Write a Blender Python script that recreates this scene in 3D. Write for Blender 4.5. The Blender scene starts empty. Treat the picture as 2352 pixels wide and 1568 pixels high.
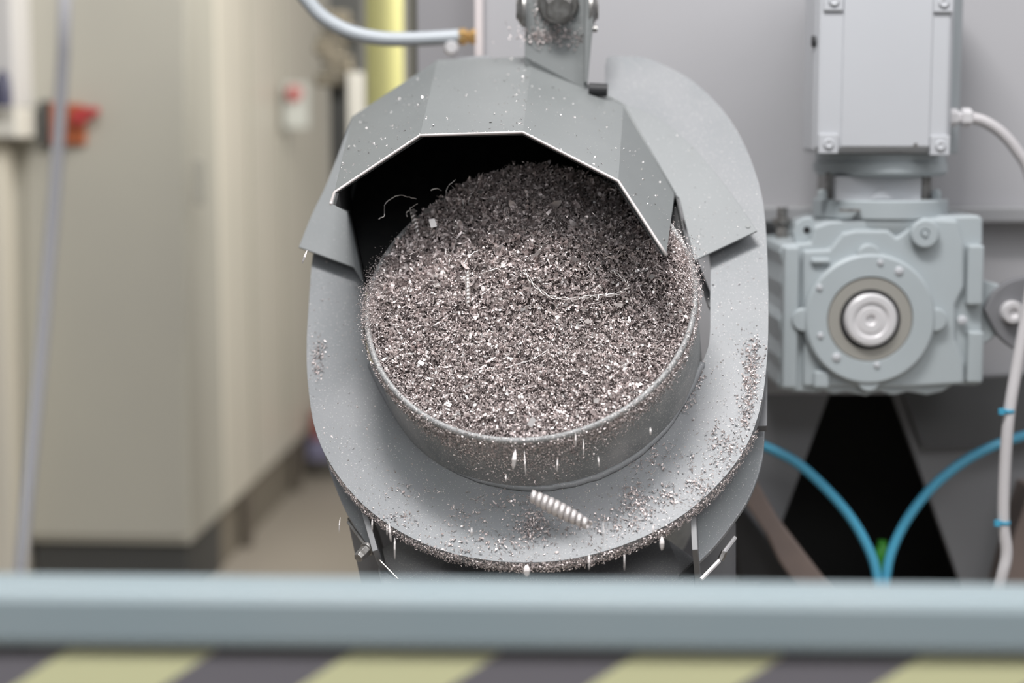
import bpy, bmesh, math, random
import numpy as np
from mathutils import Vector, Matrix, noise
random.seed(7); rng = np.random.default_rng(7)
C = bpy.context.scene.collection
sc = bpy.context.scene

# ------------------------------------------------------------------ camera
W_, H_, LENS = 2352, 1568, 60.0
K = LENS/36.0*W_
PITCH = math.radians(7.0)
CAM = Vector((0, 0, 1.85))
Fv = Vector((0, math.cos(PITCH), -math.sin(PITCH)))
Uv = Vector((0, math.sin(PITCH), math.cos(PITCH)))
Rv = Vector((1, 0, 0))
cd = bpy.data.cameras.new('camera'); cam = bpy.data.objects.new('camera', cd); C.objects.link(cam)
cam.location = CAM; cam.rotation_euler = (math.pi/2-PITCH, 0, 0)
cd.lens = LENS; cd.sensor_width = 36; cd.clip_start = .05; cd.clip_end = 60
cd.dof.use_dof = True; cd.dof.focus_distance = 3.02; cd.dof.aperture_fstop = 1.2; cd.dof.aperture_blades = 0
sc.camera = cam

# ------------------------------------------------------------------ world, lamps, exposure
wd = bpy.data.worlds.new('world'); sc.world = wd; wd.use_nodes = True
wb = wd.node_tree.nodes['Background']; wb.inputs[0].default_value = (.93, .96, 1, 1); wb.inputs[1].default_value = .285
def area(name, loc, target, sx, sy, power, col=(1, 1, 1)):
    l = bpy.data.lights.new(name, 'AREA'); l.shape = 'RECTANGLE'; l.size = sx; l.size_y = sy; l.energy = power; l.color = col
    o = bpy.data.objects.new(name, l); C.objects.link(o); o.location = loc
    d = Vector(target)-Vector(loc); o.rotation_euler = d.to_track_quat('-Z', 'Y').to_euler(); return o
area('hall_lamp_key', (-.25, 1.98, 4.8), (0, 3.1, 1.4), 1.3, .45, 142, (1, .985, .97))
area('hall_lamp_soft', (.2, 1.3, 4.8), (0.2, 3.2, 1.5), 3.6, 1.2, 50, (.96, .98, 1))
area('hall_lamp_aisle', (1.0, 5.4, 3.5), (-1.6, 7.4, .5), 1.4, 2.0, 165, (1, .97, .9))
area('ring_fill_light', (2.5, 1.3, 3.5), (.3, 3.1, 1.5), .8, 1.6, 22, (1, .99, 1))  # unseen fill light, added to lift the right side of the ring plate
lf = area('rail_fill_light', (0, .2, 2.75), (0, 1.8, 1.35), 3.0, .4, 9.5, (1, 1, 1)); lf.data.spread = math.radians(50)  # added fill with a narrow spread, brightens the front of the rail
area('hall_lamp_bay', (1.6, 2.6, 3.9), (1.5, 4.0, 1.9), 1.6, .5, 12, (1, .98, 1))
vs = sc.view_settings; vs.view_transform = 'Standard'; vs.look = 'None'; vs.exposure = 0.0; vs.gamma = 1; vs.use_curve_mapping = False

# ------------------------------------------------------------------ geometry helpers
def P(px, py, d):
    return CAM + Fv*d + Rv*((px-W_/2)*d/K) + Uv*((H_/2-py)*d/K)
def ray(px, py):
    return (Fv + Rv*((px-W_/2)/K) + Uv*((H_/2-py)/K))
def onplane(px, py, p0, n):
    r = ray(px, py); return CAM + r*((p0-CAM).dot(n)/r.dot(n))
def V(px, py, Y):                       # a point on the upright plane y = Y
    r = ray(px, py); return CAM + r*(Y/r.y)
def mpx(Y): return Y/K
def mesh_obj(name, verts, faces, mat, parent=None, smooth=False, bevel=0, mats=None, matidx=None, auto=None):
    me = bpy.data.meshes.new(name); me.from_pydata([tuple(v) for v in verts], [], faces); me.update()
    bm = bmesh.new(); bm.from_mesh(me); bmesh.ops.recalc_face_normals(bm, faces=bm.faces); bm.to_mesh(me); bm.free()
    return fin(name, me, mat, parent, smooth, bevel)
def fin(name, me, mat, parent=None, smooth=False, bevel=0):
    me.materials.append(mat)
    if smooth:
        me.polygons.foreach_set('use_smooth', [True]*len(me.polygons))
    o = bpy.data.objects.new(name, me); C.objects.link(o)
    if parent is not None:
        o.parent = parent; o.matrix_parent_inverse = Matrix.Translation(parent.location).inverted()
    if bevel:
        m = o.modifiers.new('bevel', 'BEVEL'); m.width = bevel; m.segments = 2; m.limit_method = 'ANGLE'; m.angle_limit = math.radians(40)
    if smooth == 'auto':
        m = o.modifiers.new('split', 'EDGE_SPLIT'); m.split_angle = math.radians(38)
    return o
class MB:
    def __init__(s): s.v = []; s.f = []
    def add(s, v, f):
        n = len(s.v); s.v += [Vector(x) for x in v]; s.f += [tuple(i+n for i in q) for q in f]
    def box(s, lo, hi, M=None):
        x0, y0, z0 = lo; x1, y1, z1 = hi
        v = [Vector(p) for p in ((x0,y0,z0),(x1,y0,z0),(x1,y1,z0),(x0,y1,z0),(x0,y0,z1),(x1,y0,z1),(x1,y1,z1),(x0,y1,z1))]
        if M: v = [M @ p for p in v]
        s.add(v, [(0,3,2,1),(4,5,6,7),(0,1,5,4),(1,2,6,5),(2,3,7,6),(3,0,4,7)])
    def prism(s, pts, off):              # polygon pts (Vectors) extruded by vector off
        n = len(pts)
        s.add(list(pts)+[p+off for p in pts], [tuple(range(n)), tuple(range(2*n-1, n-1, -1))]+[(i, (i+1) % n, n+(i+1) % n, n+i) for i in range(n)])
    def lathe(s, p0, axis, prof, seg=48, caps=True):   # prof: (radius, height) along axis
        axis = Vector(axis).normalized(); t = Vector((1, 0, 0)) if abs(axis.x) < .8 else Vector((0, 1, 0))
        u = axis.cross(t).normalized(); w = axis.cross(u)
        v = []; f = []
        for r, h in prof:
            for k in range(seg):
                a = 2*math.pi*k/seg; v.append(Vector(p0)+axis*h+u*(r*math.cos(a))+w*(r*math.sin(a)))
        for i in range(len(prof)-1):
            for k in range(seg):
                k2 = (k+1) % seg; f.append((i*seg+k, i*seg+k2, (i+1)*seg+k2, (i+1)*seg+k))
        if caps:
            f.append(tuple(range(seg))[::-1]); m = (len(prof)-1)*seg; f.append(tuple(m+k for k in range(seg)))
        s.add(v, f)
    def tube(s, pts, r, seg=12, r2=None):
        pts = [Vector(p) for p in pts]; n = len(pts); v = []; f = []; up = None
        for i, p in enumerate(pts):
            t = (pts[min(i+1, n-1)]-pts[max(i-1, 0)]).normalized()
            if up is None: up = t.orthogonal().normalized()
            up = (up-t*up.dot(t)).normalized(); w = t.cross(up)
            rr = r if r2 is None else r+(r2-r)*i/(n-1)
            for k in range(seg):
                a = 2*math.pi*k/seg; v.append(p+up*(rr*math.cos(a))+w*(rr*math.sin(a)))
        for i in range(n-1):
            for k in range(seg):
                k2 = (k+1) % seg; f.append((i*seg+k, i*seg+k2, (i+1)*seg+k2, (i+1)*seg+k))
        f.append(tuple(range(seg))[::-1]); f.append(tuple((n-1)*seg+k for k in range(seg)))
        s.add(v, f)
    def build(s, name, mat, parent=None, smooth=False, bevel=0):
        return mesh_obj(name, s.v, s.f, mat, parent, smooth, bevel)
def spline(pts, n=12):                   # Catmull-Rom
    pts = [Vector(p) for p in pts]; q = [pts[0]*2-pts[1]]+pts+[pts[-1]*2-pts[-2]]; out = []
    for i in range(1, len(q)-2):
        for k in range(n):
            t = k/n; a, b, c, d = q[i-1:i+3]
            out.append(.5*((2*b)+(c-a)*t+(2*a-5*b+4*c-d)*t*t+(3*b-a-3*c+d)*t**3))
    out.append(pts[-1]); return out
def sp2(pts, n=6): return [(p.x, p.y) for p in spline([(x, y, 0) for x, y in pts], n)]
def tag(o, label=None, cat=None, group=None, kind=None):
    if label: o['label'] = label
    if cat: o['category'] = cat
    if group: o['group'] = group
    if kind: o['kind'] = kind
    return o
def thing(name, loc, label, cat, group=None):
    o = bpy.data.objects.new(name, None); C.objects.link(o); o.location = loc; o.empty_display_size = .05
    bpy.context.view_layer.update(); return tag(o, label, cat, group)
def hexbolt(mb, p, ax, r, h):
    mb.lathe(p, ax, [(r*1.25, 0), (r*1.25, h*.25)], 24); mb.lathe(Vector(p)+Vector(ax).normalized()*h*.25, ax, [(r, 0), (r, h*.7), (r*.85, h)], 6)

# ------------------------------------------------------------------ materials
def mat(name, col, rough=.5, metal=0, col2=None, nscale=6, bump=0, bscale=300, spec=.5, speck=None, island=0, coat=0, emit=None, detail=4):
    m = bpy.data.materials.new(name); m.use_nodes = True; nt = m.node_tree; N = nt.nodes; L = nt.links; b = N['Principled BSDF']
    b.inputs['Base Color'].default_value = (*col, 1); b.inputs['Roughness'].default_value = rough; b.inputs['Metallic'].default_value = metal
    b.inputs['Specular IOR Level'].default_value = spec
    if coat: b.inputs['Coat Weight'].default_value = coat
    tc = N.new('ShaderNodeTexCoord'); src = None
    if col2:
        n = N.new('ShaderNodeTexNoise'); n.inputs['Scale'].default_value = nscale; n.inputs['Detail'].default_value = detail; L.new(tc.outputs['Object'], n.inputs['Vector'])
        r = N.new('ShaderNodeMapRange'); r.inputs[1].default_value = .35; r.inputs[2].default_value = .68; L.new(n.outputs[0], r.inputs[0])
        mx = N.new('ShaderNodeMix'); mx.data_type = 'RGBA'; mx.inputs[6].default_value = (*col, 1); mx.inputs[7].default_value = (*col2, 1)
        L.new(r.outputs[0], mx.inputs[0]); src = mx.outputs[2]
    if speck:                             # fine dried-on metal dust: (colour, scale, amount)
        n = N.new('ShaderNodeTexNoise'); n.inputs['Scale'].default_value = speck[1]; n.inputs['Detail'].default_value = 2; L.new(tc.outputs['Object'], n.inputs['Vector'])
        r = N.new('ShaderNodeMapRange'); r.inputs[1].default_value = speck[2]; r.inputs[2].default_value = speck[2]+.05; L.new(n.outputs[0], r.inputs[0])
        mx = N.new('ShaderNodeMix'); mx.data_type = 'RGBA'; mx.inputs[7].default_value = (*speck[0], 1)
        if src: L.new(src, mx.inputs[6])
        else: mx.inputs[6].default_value = (*col, 1)
        L.new(r.outputs[0], mx.inputs[0]); src = mx.outputs[2]
    if island:                            # every chip has a tone of its own
        g = N.new('ShaderNodeNewGeometry'); cr = N.new('ShaderNodeMix'); cr.data_type = 'RGBA'
        cr.inputs[6].default_value = (*[c*island for c in col], 1); cr.inputs[7].default_value = (*col, 1)
        L.new(g.outputs['Random Per Island'], cr.inputs[0]); src = cr.outputs[2]
    if src: L.new(src, b.inputs['Base Color'])
    if bump:
        n = N.new('ShaderNodeTexNoise'); n.inputs['Scale'].default_value = bscale; n.inputs['Detail'].default_value = 5; L.new(tc.outputs['Object'], n.inputs['Vector'])
        bp = N.new('ShaderNodeBump'); bp.inputs['Strength'].default_value = bump; bp.inputs['Distance'].default_value = .002
        L.new(n.outputs[0], bp.inputs['Height']); L.new(bp.outputs[0], b.inputs['Normal'])
    return m
M_ring = mat('grey_cradle_paint', (.235, .24, .25), .48, 0, (.20, .21, .22), 7, .12, 260, speck=((.55, .53, .53), 420, .66))
M_hood = mat('grey_hood_paint', (.195, .205, .205), .42, 0, (.18, .19, .19), 5, .05, 200, speck=((.6, .6, .6), 300, .72))
M_drum = mat('worn_barrel_steel', (.23, .24, .24), .48, .1, (.36, .36, .36), 14, .15, 300, speck=((.5, .47, .46), 300, .6))
M_rim = mat('barrel_rim_steel', (.30, .30, .30), .55, .1, (.22, .22, .22), 50, .3, 300, speck=((.6, .58, .57), 350, .58))
M_inner = mat('dark_hood_inside', (.018, .02, .022), .55, 0, (.03, .03, .03), 30, .1, 200)  # near-black colour for the inner faces of the hood
M_dark = mat('dark_cradle_paint', (.10, .10, .11), .5, 0, (.15, .15, .155), 9, .1, 200)
M_chip = mat('metal_swarf', (.98, .87, .85), .34, .45, island=.34)
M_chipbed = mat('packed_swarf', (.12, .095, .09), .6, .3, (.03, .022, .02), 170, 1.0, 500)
M_fall = mat('falling_chip_metal', (.62, .58, .57), .4, .5)
M_curl = mat('bright_swarf_curl', (.88, .83, .81), .28, .8)
M_gear = mat('gear_motor_paint', (.38, .42, .44), .38, 0, (.35, .385, .40), 4, .03, 80)
M_tbox = mat('terminal_box_paint', (.49, .50, .525), .35, 0, (.475, .485, .51), 4)
M_steel = mat('machined_steel', (.80, .78, .79), .30, .45)
M_dsteel = mat('dull_steel', (.35, .34, .33), .42, .8, (.2, .19, .18), 60, .3, 200)
M_tan = mat('tan_seal_ring', (.28, .27, .245), .5)
M_rubber = mat('black_rubber', (.02, .02, .022), .6)
M_wall = mat('grey_machine_panel', (.40, .395, .41), .45, 0, (.385, .38, .395), 2)
M_wall2 = mat('dark_grey_panel', (.19, .19, .20), .5, 0, (.165, .165, .175), 3)
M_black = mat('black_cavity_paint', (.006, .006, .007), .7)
M_cab = mat('beige_cabinet_paint', (.42, .405, .35), .45, 0, (.395, .38, .335), 1.2)
M_cabs = mat('cream_cabinet_paint', (.56, .52, .45), .45, 0, (.53, .50, .43), 1.4)
M_plinth = mat('charcoal_plinth', (.055, .055, .053), .6)
M_base = mat('brown_kick_board', (.19, .165, .13), .6, 0, (.16, .14, .11), 2)
M_floor = mat('floor_screed', (.30, .265, .225), .5, 0, (.27, .24, .20), 1.5)
M_bwall = mat('pale_back_wall', (.55, .53, .48), .7)
M_blue = mat('pale_blue_rail_paint', (.205, .25, .268), .5, 0, (.215, .256, .272), 6)
M_hose = mat('blue_hose', (.07, .33, .50), .3)
M_tie = mat('blue_cable_tie', (.05, .30, .46), .4)
M_cable = mat('grey_cable', (.50, .48, .49), .45)
M_hgrey = mat('pale_grey_hose', (.40, .43, .46), .4)
M_brass = mat('brass', (.75, .48, .2), .3, .9)
M_yel = mat('yellow_paint', (.47, .45, .19), .45)
M_org = mat('orange_switch_plate', (.34, .09, .03), .5)
M_red = mat('red_plastic', (.38, .04, .04), .45)
M_white = mat('white_paint', (.50, .485, .48), .5)
M_navy = mat('navy_plastic', (.05, .05, .09), .5)
M_pink = mat('galvanised_edge', (.68, .62, .62), .35, .1)
M_brown = mat('brown_strut_paint', (.17, .13, .115), .5, 0, (.14, .11, .10), 8)
M_tanchain = mat('worn_chain_steel', (.22, .19, .14), .5, .4, (.10, .09, .07), 20)
M_green = mat('green_fitting', (.05, .30, .03), .4)
def hazard_mat():
    m = bpy.data.materials.new('hazard_stripes'); m.use_nodes = True; nt = m.node_tree; N = nt.nodes; L = nt.links; b = N['Principled BSDF']
    tc = N.new('ShaderNodeTexCoord'); sp = N.new('ShaderNodeSeparateXYZ'); L.new(tc.outputs['Object'], sp.inputs[0])
    mu = N.new('ShaderNodeMath'); mu.operation = 'MULTIPLY'; mu.inputs[1].default_value = -1.5; L.new(sp.outputs['Z'], mu.inputs[0])
    a = N.new('ShaderNodeMath'); a.operation = 'ADD'; L.new(sp.outputs['X'], a.inputs[0]); L.new(mu.outputs[0], a.inputs[1])
    o = N.new('ShaderNodeMath'); o.operation = 'ADD'; o.inputs[1].default_value = 10+HZ_OFF; L.new(a.outputs[0], o.inputs[0])
    d = N.new('ShaderNodeMath'); d.operation = 'DIVIDE'; d.inputs[1].default_value = HZ_PER; L.new(o.outputs[0], d.inputs[0])
    f = N.new('ShaderNodeMath'); f.operation = 'FRACT'; L.new(d.outputs[0], f.inputs[0])
    g = N.new('ShaderNodeMath'); g.operation = 'LESS_THAN'; g.inputs[1].default_value = .52; L.new(f.outputs[0], g.inputs[0])
    mx = N.new('ShaderNodeMix'); mx.data_type = 'RGBA'; mx.inputs[6].default_value = (.15, .14, .155, 1); mx.inputs[7].default_value = (.58, .57, .34, 1)
    L.new(g.outputs[0], mx.inputs[0]); L.new(mx.outputs[2], b.inputs['Base Color']); b.inputs['Roughness'].default_value = .35
    return m

# ------------------------------------------------------------------ setting
def struct(o): return tag(o, kind='structure')
mb = MB(); mb.box((-9, -1, -.05), (7, 13, 0)); struct(mb.build('floor', M_floor))
mb = MB(); mb.box((-9, 12, 0), (7, 12.1, 5)); struct(mb.build('wall_back', M_bwall))
# grey machine enclosure behind the tipper: upper panel starts at pixel column 1110
YW = 3.98
xl = V(1110, 60, YW).x
ztop = 3.2; zmid = V(1800, 505, YW).z
mb = MB(); mb.box((xl, YW, zmid), (3.2, YW+.05, ztop)); w1 = struct(mb.build('wall_right', M_wall, bevel=.002))
mb = MB(); mb.box((V(1090, 60, YW-.03).x, YW-.03, V(1100, 700, YW).z), (xl, YW+.3, ztop)); struct(mb.build('trim_1', M_pink, bevel=.003))
mb = MB(); mb.box((V(958, 60, 4.3).x, 4.3, V(1100, 700, 4.3).z), (xl, 4.34, ztop)); struct(mb.build('wall_recess', mat('recess_panel_paint', (.30, .295, .31), .5)))
# middle panel under the beam and the lower dark panel with its tapered opening
YL = 4.0
zlow = V(1800, 905, YL).z
mb = MB(); mb.box((xl+.25, YL, zlow), (3.2, YL+.05, zmid-.0)); struct(mb.build('wall_middle', M_wall))
def vp(pts, Y): return [V(x, y, Y) for x, y in pts]
mb = MB()
zb = .25
def down(px, py, Y, z):
    p = V(px, py, Y); return Vector((p.x, Y, z))
tl = V(1905, 905, YL); bl = V(1755, 1310, YL); s_l = (bl.x-tl.x)/(bl.z-tl.z)
tr = V(2050, 905, YL); br = V(2195, 1310, YL); s_r = (br.x-tr.x)/(br.z-tr.z)
mb.prism([Vector((xl+.3, YL, zlow)), Vector((tl.x, YL, zlow)), Vector((tl.x+s_l*(zb-zlow), YL, zb)), Vector((xl+.3, YL, zb))], Vector((0, .03, 0)))
mb.prism([Vector((tr.x, YL, zlow)), Vector((3.2, YL, zlow)), Vector((3.2, YL, zb)), Vector((tr.x+s_r*(zb-zlow), YL, zb))], Vector((0, .03, 0)))
struct(mb.build('wall_lower', M_wall2, bevel=.002))
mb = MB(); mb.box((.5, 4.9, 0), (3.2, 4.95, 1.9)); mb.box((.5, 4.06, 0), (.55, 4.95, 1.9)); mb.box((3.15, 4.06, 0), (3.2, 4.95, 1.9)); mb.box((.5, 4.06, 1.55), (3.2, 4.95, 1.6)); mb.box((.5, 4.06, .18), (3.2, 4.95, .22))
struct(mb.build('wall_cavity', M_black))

# ------------------------------------------------------------------ the tipper: axes
nc = Vector((-.13, .57, .81)).normalized()
n = (Rv*nc.x+Uv*nc.y-Fv*nc.z).normalized()          # barrel axis, out of the mouth
a_ = (Rv-n*Rv.dot(n)).normalized(); b_ = n.cross(a_).normalized()
if b_.z < 0: b_ = -b_
CR = P(1240, 803, 3.17)                               # axis at the ring plate
PR = .156; CM = CR+n*PR                               # axis at the mouth
RD = .297
def rp(px, py, off=0): return onplane(px, py, CR+n*off, n)
def loc(a, b, h=0): return CM+a_*a+b_*b+n*h
def inplane(p):
    q = p-CM; return q.dot(a_), q.dot(b_)

# barrel
barrel = thing('barrel', CR-n*.6, 'round grey steel barrel tilted forward, heaped with metal chips', 'barrel')
mb = MB(); T = .006
mb.lathe(CR-n*.62, n, [(RD, 0), (RD, .62+PR-.004), (RD-T, .62+PR-.004), (RD-T, .02), (.001, .02)], 96, caps=False)
mb.lathe(CR-n*.62, n, [(.001, 0), (RD, 0)], 96, caps=False)
mb.build('shell', M_drum, barrel, smooth='auto')
mb = MB(); ring = []
seg, ts = 128, 10
vv = []; ff = []
for i in range(seg):
    an = 2*math.pi*i/seg
    for j in range(ts):
        t = 2*math.pi*j/ts; rr = RD-.003+.0055*math.cos(t)
        vv.append(loc(rr*math.cos(an), rr*math.sin(an), .0065*math.sin(t)))
for i in range(seg):
    for j in range(ts):
        i2 = (i+1) % seg; j2 = (j+1) % ts; ff.append((i*ts+j, i2*ts+j, i2*ts+j2, i*ts+j2))
mb.add(vv, ff); mb.build('rim', M_rim, barrel, smooth=True)

# cradle
cradle = thing('tipping_cradle', CR-n*.2, 'grey painted tipping cradle with wide C-shaped ring plate around the barrel', 'tipping cradle')
outer = [(1390, 262), (1390, 150), (1393, 134), (1402, 128), (1470, 130)] + sp2([(1470, 130), (1500, 138), (1580, 178), (1650, 240), (1700, 312), (1735, 395), (1755, 480), (1763, 600), (1765, 720), (1762, 820), (1750, 920), (1720, 1012), (1670, 1088), (1590, 1166), (1500, 1222), (1400, 1262), (1300, 1285), (1215, 1291), (1130, 1287), (1030, 1268), (940, 1232), (860, 1181), (800, 1122), (750, 1050), (722, 978), (708, 890), (704, 800), (709, 700), (718, 590), (738, 500), (768, 430), (803, 345), (845, 275), (905, 220), (965, 178), (1015, 148), (1060, 132), (1122, 127)], 5)[1:] + [(1132, 136), (1150, 240)]
inner = sp2([(1000, 330), (900, 430), (850, 520), (836, 600), (835, 700), (836, 775), (852, 835), (885, 905), (930, 978), (1000, 1046), (1100, 1098), (1225, 1118), (1340, 1102), (1440, 1058), (1520, 990), (1580, 900), (1620, 815), (1630, 770), (1631, 690), (1630, 590), (1610, 500), (1560, 410), (1480, 330)], 5)
TP = .028
# quad strip between outer and inner loops, both run from right arm end... resampled by fraction
def resample(pts, N):
    d = [0]
    for i in range(1, len(pts)): d.append(d[-1]+math.dist(pts[i], pts[i-1]))
    out = []; j = 0
    for k in range(N):
        t = d[-1]*k/(N-1)
        while j < len(pts)-2 and d[j+1] < t: j += 1
        s = (t-d[j])/max(1e-9, d[j+1]-d[j]); out.append((pts[j][0]+(pts[j+1][0]-pts[j][0])*s, pts[j][1]+(pts[j+1][1]-pts[j][1])*s))
    return out
poly = outer+inner                                    # one closed C outline
def plate(polypx, off, th, name, m, parent, bevel=.002):
    bm = bmesh.new(); vs_ = [bm.verts.new(rp(x, y, off)) for x, y in polypx]
    f = bm.faces.new(vs_); f.normal_update()
    e = bmesh.ops.triangulate(bm, faces=[f])
    r = bmesh.ops.extrude_face_region(bm, geom=list(bm.faces)); nv = [g for g in r['geom'] if isinstance(g, bmesh.types.BMVert)]
    for v in nv: v.co -= n*th
    bmesh.ops.recalc_face_normals(bm, faces=bm.faces)
    me = bpy.data.meshes.new(name); bm.to_mesh(me); bm.free()
    return fin(name, me, m, parent, False, bevel)
plate(poly, 0, TP, 'ring_plate', M_ring, cradle)
# weld collar round the barrel where it passes the plate
mb = MB(); pts = [rp(x, y, .004) for x, y in sp2([(852, 838), (885, 906), (930, 980), (1000, 1048), (1100, 1100), (1225, 1120), (1340, 1104), (1440, 1060), (1520, 992), (1580, 902), (1612, 835)], 10)]
pts = [p+n*.002*noise.noise(p*60)+b_*.002*noise.noise(p*75) for p in pts]
mb.tube(pts, .0065, 8); mb.build('collar', M_ring, cradle, smooth=True)
# cheeks behind the ring, right and left
DC = .10
def cheek(pts, name, off=-DC, th=.012, m=M_ring): return plate(pts, off, th, name, m, cradle)
tag(cheek(sp2([(1757, 982), (1750, 1060), (1722, 1140), (1680, 1205), (1640, 1255), (1605, 1290)], 5)+[(1603, 1270), (1598, 1130), (1640, 985)], 'cheek_plate'), 'right cheek plate with rounded lower edge')
cheek(sp2([(744, 1030), (758, 1085), (790, 1165), (825, 1225), (866, 1282)], 5)+[(868, 1265), (840, 1150), (800, 1030)], 'cheek_plate')
# side strap visible by the ring's right edge and diagonal stay behind gap
plate([(1735, 850), (1763, 850), (1762, 978), (1700, 978)], -.05, .02, 'side_strap', M_dark, cradle)
plate([(1588, 590), (1600, 590), (1640, 690), (1640, 720), (1626, 700)], -.06, .01, 'stay', M_dark, cradle)
# ribs (perpendicular to the ring, running backwards from it)
def rib(p, q, depth, th, name='rib', m=M_ring):
    A = rp(*p, off=-TP); B = rp(*q, off=-TP-.0); mb = MB(); t = (B-A).cross(n).normalized()*th
    mb.prism([A, B, B-n*depth, A-n*depth], t); return mb.build(name, M_rib, cradle, bevel=.001)
M_rib = mat('mid_grey_rib_paint', (.17, .17, .175), .5)
rib((1595, 1120), (1603, 1262), .20, .01); rib((822, 1100), (868, 1262), .20, .01)
# sloping shelf under the ring and the boxed underbody
mb = MB(); bk = [P(862, 1268, 3.16), P(905, 1246, 3.2), P(960, 1222, 3.22), P(1080, 1195, 3.24), P(1215, 1186, 3.25), P(1350, 1195, 3.24), P(1470, 1215, 3.22), P(1535, 1240, 3.2), P(1597, 1284, 3.16)]
fr_ = [P(1590-i*88, 1370, 2.98) for i in range(9)]
mb.prism(bk+fr_, -Uv*.01); mb.build('shelf', mat('shelf_paint', (.26, .26, .27), .5, speck=((.5, .48, .47), 380, .62)), cradle)
A2 = P(800, 1195, 3.16); mb = MB()
mb.prism([P(798, 1190, 3.2), P(850, 1262, 3.12), P(905, 1320, 3.05), P(905, 1480, 3.05), P(860, 1480, 3.16)], Fv*.02); mb.build('body_side', M_dark, cradle)
mb = MB(); mb.prism([P(838, 1120, 3.42), P(1625, 1120, 3.42), P(1600, 1500, 3.42), P(890, 1500, 3.42)], Fv*.02); mb.build('body_back', M_dark, cradle)
mb = MB(); mb.prism([P(1625, 1262, 3.1), P(1690, 1200, 3.18), P(1690, 1480, 3.18), P(1560, 1480, 3.04), P(1560, 1325, 3.04)], Fv*.02); mb.build('body_side', M_dark, cradle)
# bright flat bars / cut edges lying over the lower corners, and bolts
def bar(p, q, d1, d2, r, name='edge_strip', m=M_dsteel):
    mb = MB(); mb.tube([P(*p, d1), P(*q, d2)], r, 6); return mb.build(name, m, cradle)
bar((800, 1198), (848, 1262), 3.10, 3.05, .0035); bar((848, 1262), (915, 1330), 3.04, 3.0, .0018)
bar((1610, 1330), (1652, 1287), 3.0, 3.02, .004, m=M_steel); bar((1662, 1268), (1688, 1234), 3.03, 3.06, .004, m=M_steel)
bar((1655, 1285), (1664, 1266), 3.03, 3.03, .006)
mb = MB(); ax = (P(800, 1300, 3.0)-P(850, 1250, 3.05)).normalized(); hexbolt(mb, P(846, 1258, 3.03), ax, .0105, .026); tag(mb.build('bolt', M_dsteel, cradle, bevel=.0008), 'hex bolt on the lower left corner')
# black stop buffer between hood and the right arm
mb = MB(); pts = [P(1362, 205, 3.40), P(1392, 205, 3.40)]; mb.tube([P(1352, 205, 3.44), P(1395, 207, 3.44)], .013, 14); mb.build('rubber_buffer', M_rubber, cradle, smooth='auto')

# hood
HOF = .03; DZ = .57
hood = thing('barrel_hood', rp(1215, 400, HOF), 'faceted grey sheet metal hood over the barrel mouth, dark inside', 'hood')
Rp = [(797, 487), (808, 268), (1005, 137), (1222, 130), (1432, 241), (1550, 446)]
Fp = [(760, 467), (768, 441), (965, 310), (1201, 303), (1420, 415), (1531, 586)]
Rr = [rp(x, y, HOF) for x, y in Rp]
Fr = [P(fx, fy, (r-CAM).dot(Fv)-DZ) for (fx, fy), r in zip(Fp, Rr)]
def coplanar(i, j, k_, f):                             # keep every facet flat
    nn_ = (j-i).cross(k_-i).normalized(); return onplane(f[0], f[1], i, nn_)
Fr[2] = coplanar(Rr[2], Rr[3], Fr[3], Fp[2]); Fr[1] = coplanar(Rr[1], Rr[2], Fr[2], Fp[1])
Fr[4] = coplanar(Rr[3], Rr[4], Fr[3], Fp[4]); Fr[5] = coplanar(Rr[4], Rr[5], Fr[4], Fp[5])
print('HOOD', [round((f-CAM).dot(Fv), 3) for f in Fr])
cen = rp(1200, 620, HOF)-Fv*DZ*.5
def sheet(R, F, t0, t1):                              # folded sheet between offset t0 and t1 measured inwards
    def inw(p, t): 
        c = cen; d = (c-p); d -= (F[2]-R[2]).normalized()*d.dot((F[2]-R[2]).normalized()); return p+d.normalized()*t
    k = len(R); v = []
    for t in (t0, t1): v += [inw(p, t) for p in R]+[inw(p, t) for p in F]
    f = []
    for i in range(k-1):
        f.append((i, i+1, k+i+1, k+i)); f.append((2*k+i, 3*k+i, 3*k+i+1, 2*k+i+1))
        f.append((k+i, k+i+1, 3*k+i+1, 3*k+i)); f.append((i+1, i, 2*k+i, 2*k+i+1))
    f.append((0, k, 3*k, 2*k)); f.append((k-1, 3*k-1, 4*k-1, 2*k-1)); return v, f
# subdivide edges so that the corner at the right tip is rounded
v, f = sheet(Rr, Fr, 0, .004); mb = MB(); mb.add(v, f); mb.build('visor_panel', M_hood, hood, bevel=.0012)
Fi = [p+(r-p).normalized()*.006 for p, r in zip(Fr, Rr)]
v, f = sheet(Rr, Fi, .0045, .008); mb = MB(); mb.add(v, f); tag(mb.build('inner_sheet', M_inner, hood), 'dark inner sheet under the hood')
mb = MB(); lp = []
for i in range(5): lp += [Fr[i].lerp(Fr[i+1], t/6) for t in range(6)]
mb.tube([p+Uv*-.0006 for p in lp]+[Fr[5]], .0026, 8); tag(mb.build('lip_edge', mat('bare_lip_steel', (.62, .57, .56), .35, .2), hood, smooth=True), 'bright worn front edge of the hood')
mb = MB(); mb.tube([Rr[3], Rr[4], Rr[5]], .003, 8); mb.build('seam_edge', M_hood, hood, smooth=True)
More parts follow.
